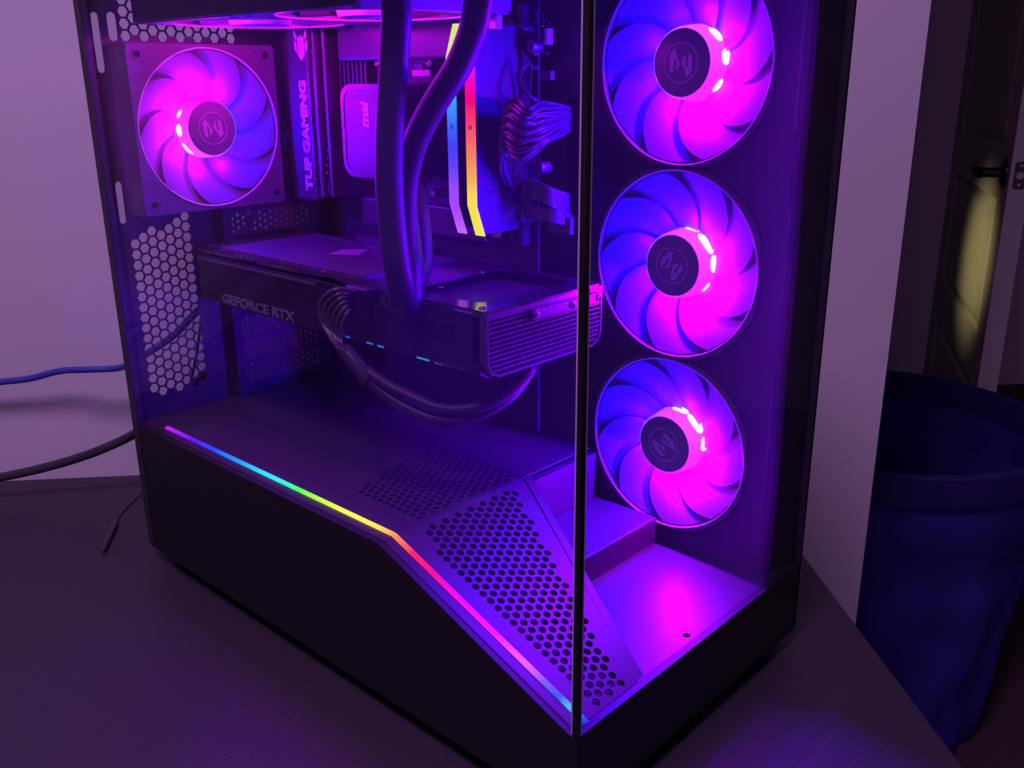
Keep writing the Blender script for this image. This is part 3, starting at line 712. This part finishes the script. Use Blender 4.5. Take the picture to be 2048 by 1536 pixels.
mem('memory stick whose glowing bar runs from yellow-green through cyan to violet', .2255,
    [(zt(913, 465), S(205, 110, 255)), (zt(910, 430), S(180, 80, 255)), (zt(905, 380), S(160, 80, 255)), (zt(903, 330), S(90, 70, 255)), (zt(901, 290), S(40, 70, 255)), (zt(900, 255), S(10, 110, 255)), (zt(898, 215), S(0, 160, 240)), (zt(898, 180), S(0, 210, 210)), (zt(898, 140), S(40, 230, 90)), (zt(899, 105), S(190, 250, 20)), (zt(900, 50), S(215, 255, 10))])
mem('memory stick whose glowing bar runs from magenta through red and orange to yellow', .2428,
    [(zt(950, 470), S(250, 250, 0)), (zt(948, 395), S(255, 238, 0)), (zt(945, 360), S(255, 190, 10)), (zt(943, 320), S(255, 150, 20)), (zt(940, 280), S(255, 110, 20)), (zt(938, 240), S(255, 60, 35)), (zt(937, 205), S(255, 0, 60)), (zt(937, 165), S(255, 0, 150)), (zt(937, 130), S(255, 20, 230)), (zt(938, 95), S(230, 80, 255)), (zt(938, 50), S(170, 60, 255))])

# ------------------------------------------------------------------ liquid cooler
cool = thing('liquid_cooler', 'liquid cooler with a rounded square pump, two braided tubes and a radiator under the roof', 'cooler')
pc = Vector((.1388, .140, .3385))
mb = MB(); mb.panel(rrect(-.033, -.0325, .033, .0325, .011), [], (pc.x, .1435, pc.z), X, Z, .034); mb.build('pump_body', 'black_plastic', cool, False)
mb = MB(); mb.panel(rrect(-.0335, -.033, .0335, .033, .0115), [rrect(-.0300, -.0292, .0300, .0292, .0095)], (pc.x, .1400, pc.z), X, Z, .0045); mb.build('pump_rim', 'alu_dark', cool)
mb = MB(); mb.panel(rrect(-.0300, -.0292, .0300, .0292, .0095), [], (pc.x, .1406, pc.z), X, Z, .003); cap = mb.build('pump_cap', mat('satin grey cap', (.065, .06, .08), .45, .0), cool)
tb = at(731, 256, 1, .1403)
text_mesh('pump_lettering', 'msi', .0128, 'white_print', cap, (tb.x, .1405, tb.z), Z, -X, .0002, .0006, .18)
mb = MB(); mb.box((.1065, .1770, .3070), (.1710, PY+.0001, .3700)); mb.build('mount_plate', 'black_metal', cool)
for u, v in ((756, 124), (858, 125), (866, 388)):
    p = at(u, v, 1, .170)
    mb = MB(); mb.lathe([(0, .0006), (.0013, .0002), (.0030, .0010), (.0036, .0004), (.0036, -.0030), (.0022, -.0035), (.0022, -.0200)], 20, (p.x, .170, p.z), 'y'); sc = mb.build('mount_screw', 'chrome', cool, True, 40)
    for k in range(4):
        mb = MB(); mb.lathe([(.0026, .0004), (.0032, 0), (.0026, -.0004)], 16, (p.x, .176+k*.0024, p.z), 'y'); mb.build('screw_spring', 'chrome', sc, True)
# radiator above the fans
mb = MB(); mb.bbox((.030, .026, TZ+.0255), (.345, .146, H_-.0065), .002); mb.build('radiator', 'black_metal', cool)
mb = MB(); mb.box((.0315, .0245, TZ+.001), (.274, .0255, TZ+.027)); mb.build('radiator_trim', 'black_plastic', cool)
# tubes
TR = .0079
tA = [Vector((.315, .040, .452))] + [at(u, v, 1, y) for u, v, y in ((796, -40, .040), (793, 40, .036), (787, 140, .034), (780, 250, .033), (778, 350, .033), (783, 440, .034), (792, 520, .036), (803, 580, .040), (811, 618, .047))] + [Vector((.2135, .0565+.0, .2520))+Vector((.0, .012, .018))]
q = tA[-2]
tA = tA[:-1] + [at(818, 592, 1, .051), at(821, 540, 1, .060), at(815, 470, 1, .078), at(806, 400, 1, .092), at(800, 350, 1, .110), at(797, 315, 1, .128)]
# keep the loop clear of the card's front face
mb = MB(); mb.tube(bez(tA, 8), TR, 16); mb.build('tube', 'braid', cool, True)
tB = [Vector((.334, .056, .450)), at(965, -60, 1, .054)] + [at(u, v, 1, y) for u, v, y in ((957, 0, .052), (945, 60, .052), (918, 130, .053), (880, 190, .054), (848, 245, .055), (825, 300, .056), (812, 360, .058), (809, 430, .061), (812, 490, .065), (820, 535, .071), (834, 554, .0785), (843, 530, .090), (842, 480, .098), (837, 430, .106), (831, 385, .116), (827, 345, .128), (826, 310, .140))]
mb = MB(); mb.tube(bez(tB, 8), TR*.92, 16); mb.build('tube', 'braid', cool, True)
f0 = at(832, 366, 1, .146); f1 = at(858, 342, 1, .160)
mb = MB(); mb.tube([f0, f0.lerp(f1, .25), f0.lerp(f1, .26), f0.lerp(f1, .8), f1], [.0062, .0062, .0068, .0068, .0055], 18); mb.build('tube_fitting', 'alu_brush', cool, True, 40)
for p in (tA[-1], at(826, 310, 1, .140)):
    mb = MB(); mb.bbox((p.x-.010, .1425, p.z-.010), (p.x+.010, .176, p.z+.010), .002); mb.build('pump_elbow', 'black_plastic', cool)

# ------------------------------------------------------------------ graphics card
GX0, GX1, GY0, GY1, GZ0, GZ1 = .016, .3317, .060, .166, .2100, .2504
gpu = thing('graphics_card', 'long dark graphics card lying flat with slatted end and open backplate window', 'graphics card')
mb = MB(); mb.bbox((GX0, GY0+.0008, GZ0+.006), (.2260, GY1-.001, GZ1-.0052), .0012); mb.build('cooler_shroud', 'black_plastic', gpu)
# front face skirt with chamfered lower edge
mb = MB(); mb.prism([(GX0+.002, GY0, GZ1-.004), (GX0+.002, GY0, GZ0+.0022), (GX0+.002, GY0+.006, GZ0-.001), (GX0+.002, GY0+.0075, GZ0-.001), (GX0+.002, GY0+.0022, GZ0+.003), (GX0+.002, GY0+.0022, GZ1-.004)], (GX1-.006-GX0-.002, 0, 0)); mb.build('front_skirt', 'black_plastic', gpu)
mb = MB(); mb.box((GX0+.004, GY0+.007, GZ0), (GX1-.004, GY1-.004, GZ0+.0022)); mb.build('fan_shroud', 'black_plastic', gpu)
mb = MB(); mb.box((GX0+.004, GY1-.003, GZ0), (GX1-.004, GY1-.0015, GZ1-.003)); mb.build('far_skirt', 'black_plastic', gpu)
# backplate with the open window and a raised frame
def gp(u, v): p = at(u, v, 2, GZ1); return (p.x, p.y)
win = rrect(.2490, .0730, .3135, .1610, .008)
bw = .2235
notch = [gp(735, 556), gp(688, 561), gp(668, 561)]
outer = [(GX0, GY0+.0015), (.150, GY0+.0015), (.162, GY0+.0045), (.190, GY0+.0045), (.197, GY0+.0), (GX1-.004, GY0), (GX1, GY0+.004), (GX1, GY1-.004), (GX1-.004, GY1), (GX0, GY1)]
mb = MB(); mb.panel(outer, [win], (0, 0, GZ1), X, Y, .0016); bpz = mb.build('backplate', 'backplate', gpu)
mb = MB(); mb.panel(rrect(GX0+.012, GY0+.013, .205, GY1-.006, .004), [], (0, 0, GZ1+.0012), X, Y, .0012); mb.build('backplate_raised_field', 'alu_dark', gpu)
for (u0, v0, u1, v1) in ((620, 468, 690, 479), (735, 492, 760, 496), (715, 461, 755, 467)):
    a = at(u0, v0, 2, GZ1+.0012); b = at(u1, v1, 2, GZ1+.0012); mb = MB(); mb.box((a.x, min(a.y, b.y)-.002, GZ1+.001), (b.x, max(a.y, b.y)+.002, GZ1+.0017)); mb.build('backplate_vent', 'alu_brush', gpu)
c4 = [at(u, v, 2, GZ1+.0013) for u, v in ((658, 509), (682, 500), (738, 499), (716, 511))]
mb = MB(); mb.prism([c + Z*0 for c in c4], (0, 0, .0004)); mb.build('backplate_logo_plate', mat('grey mesh plate', (.45, .44, .46), .35, .5, bump=.5, bscale=900), gpu)
for u, v in ((649, 541), (963, 545), (862, 566), (965, 617), (880, 575), (820, 560)):
    p = at(u, v, 2, GZ1); mb = MB(); mb.lathe([(0, .0003), (.0009, .0002), (.0012, .0009), (.0021, .0007), (.0023, 0)], 16, (p.x, p.y, GZ1)); mb.build('screw', 'chrome', gpu, True, 40)
# ridge below the plate on the near side
mb = MB(); mb.box((GX0+.004, GY0-.0012, GZ1-.0072), (.172, GY0+.0008, GZ1-.0055)); mb.build('edge_ridge', 'alu_brush', gpu)
# fins seen through the window
mb = MB()
n = 58
for k in range(n):
    y = GY0+.006+k*(GY1-GY0-.012)/n; mb.box((.2300, y, GZ0+.010), (GX1-.014, y+.0005, GZ1-.0075))
o = mb.build('fin_stack', 'alu_fin', gpu); o['kind'] = 'stuff'
mb = MB(); mb.box((.222, GY0+.004, GZ0+.004), (GX1-.012, GY1-.004, GZ0+.0095)); mb.build('fin_base', 'black_plastic', gpu)
mb = MB(); mb.box((.2205, GY0+.004, GZ0+.004), (.2222, GY1-.004, GZ1-.002)); mb.build('window_wall', 'alu_dark', gpu)
# slatted end
ns = 11
mb = MB(); mb.panel([(GY0+.0095, GZ0), (GY1-.0095, GZ0), (GY1-.003, GZ0+.003), (GY1, GZ0+.0095), (GY1, GZ1-.0016), (GY0, GZ1-.0016), (GY0, GZ0+.0095), (GY0+.003, GZ0+.003)],
                    [[(GY0+.0098, GZ0+.0014), (GY1-.0098, GZ0+.0014), (GY1-.004, GZ0+.004), (GY1-.0016, GZ0+.0098), (GY1-.0016, GZ1-.0055), (GY0+.0014, GZ1-.0055), (GY0+.0014, GZ0+.0098), (GY0+.004, GZ0+.004)]], (GX1, 0, 0), Y, Z, .012); mb.build('end_frame', 'card_metal', gpu)
for k in range(ns):
    z = GZ0+.0034+k*(GZ1-.0055-GZ0-.0034)/ns
    ins = .0015 if k > 2 else .0015+.0035*(2.4-k)/2.4
    mb = MB(); mb.prism([(GX1-.009, GY0+ins, z), (GX1-.0004, GY0+ins, z+.0003), (GX1-.0004, GY0+ins, z+.0014), (GX1-.009, GY0+ins, z+.0018)], (0, GY1-GY0-2*ins, 0)); mb.build('slat', 'card_metal', gpu)
mb = MB(); mb.box((GX1-.0125, GY0+.002, GZ0+.002), (GX1-.0095, GY1-.002, GZ1-.003)); mb.build('end_backing', 'black_plastic', gpu)
# support bracket with three screws on the end
e0 = at(1064, 640, 0, GX1+.002); e1 = at(1203, 600, 0, GX1+.002)
za = at(1075, 628, 0, GX1+.002).z
ya, yb_ = e0.y, e1.y; zc = (at(1075, 629, 0, GX1+.002).z+at(1197, 594, 0, GX1+.002).z)/2
mb = MB(); mb.panel(rrect(ya, zc-.0032, yb_, zc+.0032, .0030), [circle(yy, zc, .0014, 14) for yy in (ya+.0035, (ya+yb_)/2+.004, yb_-.0035)], (GX1+.0022, 0, 0), Y, Z, .0022); br_ = mb.build('support_bracket', 'alu_dark', gpu)
for yy in (ya+.0035, (ya+yb_)/2+.004, yb_-.0035): MB().lathe([(0, .0006), (.0008, .0006), (.0011, .0014), (.0021, .0012), (.0023, 0)], 16, (GX1+.0022, yy, zc), 'x').build('screw', 'chrome', br_, True, 40)
# lettering and marks on the front face
ta = at(447, 600, 1, GY0); tb = at(598, 652, 1, GY0)
text_mesh('card_lettering', 'GEFORCE RTX', .0098, 'dim_print', gpu, (ta.x-.001, GY0-.0002, GZ0+.0062), X, Z, .0002, .0003, 0, sx=(tb.x-ta.x)/.0667)
s1 = at(853, 640, 1, GY0)
text_mesh('card_logo', 'ASUS', .0115, 'alu_dark', gpu, (s1.x-.0435, GY0-.0006, s1.z+.0045), X, Z, .0005, .0004, 0, sx=1.25)
a = at(770, 606, 1, GY0); b = at(907, 654, 1, GY0)
mb = MB(); mb.bbox((a.x, GY0-.0006, b.z+.0008), (b.x, GY0+.001, GZ1-.002), .0004, 1); mb.build('logo_plate', 'black_plastic', gpu)
for k in range(26):
    x = b.x-.046+k*.0018; mb = MB(); mb.box((x, GY0-.0004, b.z-.0115), (x+.0006, GY0+.0006, b.z-.0008)); mb.build('skirt_rib', 'black_plastic', gpu)
# light slits low on the face
gl_st = [(.0, S(60, 40, 255)), (.45, S(60, 60, 255)), (.58, S(30, 110, 255)), (.75, S(40, 160, 230)), (1., S(60, 190, 210))]
M['card_glow'] = glow_mat('card light slit', gl_st, 'X', .02, GX1, .8)
for (u0, v0, u1, v1) in ((691, 673, 700, 675), (733, 685, 745, 688), (755, 692, 767, 694), (834, 714, 858, 722), (870, 725, 883, 729)):
    a = at(u0, v0, 1, GY0-.0003); b = at(u1, v1, 1, GY0-.0003); mb = MB(); mb.box((a.x, GY0-.0005, (a.z+b.z)/2-.0005), (b.x, GY0+.0005, (a.z+b.z)/2+.0005)); mb.build('light_slit', M['card_glow'], gpu)
mb = MB(); a = at(872, 722, 1, GY0); b = at(929, 742, 1, GY0); mb.box((a.x, GY0-.0006, a.z-.0012), (b.x, GY0+.0004, a.z+.0004)); mb.build('slit_hood', 'alu_dark', gpu)
mb = MB(); mb.box((.012, GY0+.012, GZ0-.006), (GX0, GY1+.018, GZ1+.001)); mb.build('slot_plate', 'alu_dark', gpu)
mb = MB(); mb.box((GX0+.05, GY1-.002, GZ1-.0055), (GX0+.14, .1805, GZ1-.0040)); mb.build('edge_connector', 'pcb', gpu)
# power cable of the card
gcab = thing('graphics_power_cable', 'black sleeved power cable arching out of the graphics card and looping under it', 'cable')
pk = at(715, 590, 1, GY0-.003)
mb = MB(); pa = at(716, 580, 1, GY0-.004); pb = at(702, 630, 1, GY0-.004); mb.bbox((pb.x-.002, GY0-.006, pb.z-.002), (pa.x+.010, GY0+.001, pa.z+.002), .0008, 1); mb.build('plug', 'black_plastic', gcab)
gath = at(690, 702, 1, .034)
wires = []
for k in range(6):
    st = at(712-k*2, 583+k*8, 1, GY0-.0055); o_ = k-2.5; yy = .036+.0008*k
    path = bez([st+Vector((.004, .006, 0)), st, at(672+k*5, 580+k*8.5, 1, .042+.0006*k), at(642+k*8.5, 604+k*8.5, 1, yy), at(645+k*7.2, 645+k*6, 1, yy-.001), at(668+k*4, 685+k*3, 1, .034+.0005*k), gath+Vector((o_*.0009, o_*.0005, 0))], 8)
    mb = MB(); mb.tube(path, .0017, 10); mb.build('wire', 'wire_black', gcab, True)
q1 = at(712, 728, 1, .036); q2 = at(737, 760, 1, .039)
mb = MB(); mb.tube(bez([gath+Vector((0, 0, .003)), gath, q1, q2], 6), .0048, 14); mb.build('heat_shrink', 'heatshrink', gcab, True)
for off, r in ((0, .0040), (1, .0040)):
    dv = Vector((.004, .002, .007))*off if off else Vector((0, 0, 0))
    pts = [q2-Vector((.004, 0, -.003))+dv*.3, at(765, 785, 1, .042)+dv*.7, at(810, 815, 1, .047)+dv, at(860, 836, 1, .054)+dv, at(910, 840, 1, .064)+dv, at(965, 826, 1, .078)+dv, at(1015, 795, 1, .094)+dv, at(1045, 762, 1, .108)+dv, at(1060, 732, 1, .122)+dv*.25, at(1080, 702, 1, .148)+dv*.2, at(1098, 675, 1, .178)+dv*.2, Vector((.2845, TY+.004, .2000))+dv*.2]
    mb = MB(); mb.tube(bez(pts, 8), r, 14); mb.build('sleeve', 'braid', gcab, True)

# ------------------------------------------------------------------ main power cable: many wires bundled at the board edge
mcab = thing('mainboard_power_cable', 'thick bundle of glossy black wires curling from the edge of the main board', 'cable')
mb = MB(); mb.bbox((.2465, .166, .301), (.2550, .1785, .353), .0008, 1); mb.build('plug', 'black_plastic', mcab)
random.seed(11)
grom = at(1150, 228, 1, TY)
for k in range(24):
    row = k % 2; i = k//2; f_ = i/11
    s_px = Vector((1044-f_*8, 190+f_*112))
    st = Vector((.2485+row*.0042, .167, .350-.0455*f_))
    ul = 1040-26*math.sin(PI*(.18+.80*f_)*.62)-4*f_+row*6; vl = 196+f_*106+random.uniform(-3, 3)
    lft = at(ul, vl, 1, .150+row*.004-.004*math.sin(PI*f_))
    br2 = at(ul+26+random.uniform(-3, 3), vl+20-4*f_+random.uniform(-2, 2), 1, .146+row*.005)
    mr_ = at(1082+random.uniform(-5, 5), vl+10-f_*24+12*math.sin(PI*f_)+random.uniform(-3, 3), 1, .160+random.uniform(-.003, .003))
    en = at(1122+random.uniform(-4, 4), 215+f_*55+random.uniform(-4, 4), 1, .182); en2 = at(1150, 220+f_*34, 1, TY+.004)
    mb = MB(); mb.tube(bez([st, st.lerp(lft, .55)+Vector((0, -.006, 0)), lft, br2, mr_, en, en2], 7), .00125, 8); mb.build('wire', 'wire_black', mcab, True)
ca = [at(1012, 290, 1, .152), at(1001, 275, 1, .150), at(1001, 300, 1, .149), at(1018, 325, 1, .149), at(1040, 326, 1, .152), at(1070, 308, 1, .160), at(1100, 280, 1, .172), at(1130, 262, 1, .190), at(1150, 250, 1, TY+.003)]
mb = MB(); mb.tube(bez(ca, 7), .0008, 8); mb.build('wire', 'wire_black', mcab, True)
for k in range(3):
    ca = [Vector((.2560, .180, .360+k*.003)), at(1062-k*4, 128+k*5, 1, .176), at(1038+k*3, 140+k*3, 1, .170), at(1034+k*3, 160, 1, .168), at(1046+k*3, 182, 1, .168), at(1075, 200+k*3, 1, .175), at(1110, 222+k*3, 1, .19), at(1148, 238, 1, TY+.003)]
    mb = MB(); mb.tube(bez(ca, 6), .0006, 8); mb.build('wire', 'wire_black', mcab, True)
# flat header cables below the bundle
def flat_cable(label, pts, w, h, plug):
    t = thing('header_cable', label, 'cable', 'flat header cables')
    mb = MB(); pts = bez(pts, 6)
    for p in pts: mb.v += [p+Vector((0, -h, -w)), p+Vector((0, h, -w)), p+Vector((0, h, w)), p+Vector((0, -h, w))]
    for i in range(len(pts)-1):
        for k in range(4): mb.f.append((i*4+k, i*4+(k+1) % 4, (i+1)*4+(k+1) % 4, (i+1)*4+k))
    mb.f += [(0, 1, 2, 3), tuple(range(len(mb.v)-4, len(mb.v)))]
    mb.build('flat_sleeve', 'grey_plastic', t)
    a, b = plug; mb = MB(); mb.bbox(a, b, .0006, 1); mb.build('plug', 'alu_brush', t)
    return t
h1 = at(1044, 380, 1, .176); 
flat_cable('wide flat black header cable plugged in just below the wire bundle', [h1+Vector((.001, .002, 0)), at(1062, 378, 1, .172), at(1090, 388, 1, .172), at(1118, 400, 1, .180), at(1150, 408, 1, TY+.003)], .0062, .0008, (Vector((h1.x-.0022, .176, h1.z-.0058)), Vector((h1.x+.0022, PY, h1.z+.0065))))
h2 = at(1042, 432, 1, .178)
flat_cable('narrow flat black header cable plugged in near the foot of the memory sticks', [h2+Vector((.001, .002, .003)), at(1070, 426, 1, .175), at(1100, 430, 1, .176), at(1128, 436, 1, .184), at(1152, 440, 1, TY+.003)], .0045, .0007, (Vector((h2.x-.0018, .178, h2.z-.0048)), Vector((h2.x+.0018, PY, h2.z+.0048))))
# tangle of small leads at the top by the tubes
tl = thing('fan_lead', 'thin dark fan lead with a pale plug hanging beside the cooler tubes', 'cable')
a = at(990, 38, 1, .150); mb = MB(); mb.bbox((a.x-.004, .148, a.z-.006), (a.x+.003, .154, a.z+.006), .0006, 1); mb.build('plug', 'white_print', tl)
for k in range(3):
    mb = MB(); mb.tube(bez([a+Vector((-.002+k*.002, .003, .004)), at(985+k*6, 16, 1, .150), at(1000+k*3, 5, 1, .15), at(1012+k*4, -30, 1, .15), Vector((.30, .15, TZ+.012+k*.002))], 6), .0007, 8); mb.build('wire', 'wire_black', tl, True)
mb = MB(); mb.tube(bez([at(1003, 24, 1, .160), at(1012, 0, 1, .160), at(1020, -30, 1, .160), Vector((.31, .15, TZ+.01))], 6), .0006, 8); mb.build('wire', 'wire_black', tl, True)
mb = MB(); p = at(968, 40, 1, .150); mb.bbox((p.x-.007, .147, p.z-.007), (p.x+.005, .158, p.z+.004), .0015); mb.build('lead_splitter', 'black_plastic', tl)

# ------------------------------------------------------------------ cables behind and beside the case
def run_in(far, near): return [far.lerp(near, t) for t in (0, .35, .6, .76, .86, .93)]     # even approach to the first point in view
def woff(u, v, off): return on_plane(u, v, WALL0-WV*off, WV)
eth = thing('network_cable', 'blue network cable running along the white wall behind the case', 'cable')
pts = run_in(wpt(-1.05, -.012, .06), woff(-60, 769, .02)) + [woff(-60, 769, .02), woff(0, 764, .02), woff(60, 757, .022), woff(120, 742, .026), woff(180, 739, .032), woff(245, 734, .04), at(300, 703, 0, -.055), at(350, 668, 0, -.05), at(395, 622, 0, -.045), at(440, 585, 0, -.035), Vector((-.012, .150, .30)), Vector((.004, .165, .335))]
mb = MB(); mb.tube(bez(pts, 8), .0031, 12); mb.build('cable_jacket', 'cable_blue', eth, True)
pw = thing('power_cord', 'thick black power cord lying at the back of the desk beside the case', 'cord')
pts = run_in(wpt(-1.08, -.05, .0046), woff(-50, 966, .05)) + [woff(-50, 966, .05), woff(0, 955, .05), woff(70, 940, .05), woff(140, 921, .052), woff(205, 898, .056), woff(268, 868, .062), at(330, 822, 0, -.055), at(372, 786, 0, -.05), at(415, 745, 0, -.042), at(450, 735, 0, -.03), Vector((-.022, .125, .11)), Vector((-.012, .14, .08)), Vector((-.0012, .145, .07))]
mb = MB(); mb.tube(bez(pts, 8), .0042, 12); mb.build('cable_jacket', 'cable_black', pw, True)
sc_ = thing('thin_cord', 'thin black cord with a narrow sleeve on its end lying on the desk', 'cord')
mb = MB(); mb.tube(bez([at(300, 972, 2, .0018), at(330, 945, 0, -.035), at(360, 860, 0, -.035), at(378, 778, 0, -.03), at(388, 735, 0, -.028), at(396, 690, 0, -.024), at(402, 640, 0, -.016), at(410, 560, 0, -.008), Vector((-.0012, .072, .262))], 6), .0011, 8); mb.build('cord', 'cable_black', sc_, True)
pts = [at(300, 972, 2, .0018), at(283, 986, 2, .0014), at(258, 1010, 2, .0012), at(240, 1030, 2, .0012), at(231, 1046, 2, .002)]
mb = MB(); mb.tube(bez(pts, 6), .0008, 8); mb.build('cord', 'cable_black', sc_, True)
mb = MB(); mb.tube([at(232, 1043, 2, .0028), at(230, 1047, 2, .0028), at(208, 1096, 2, .0026), at(206, 1102, 2, .0024)], [.0016, .0026, .0024, .0014], 12); mb.build('end_sleeve', 'cable_black', sc_, True, 50)
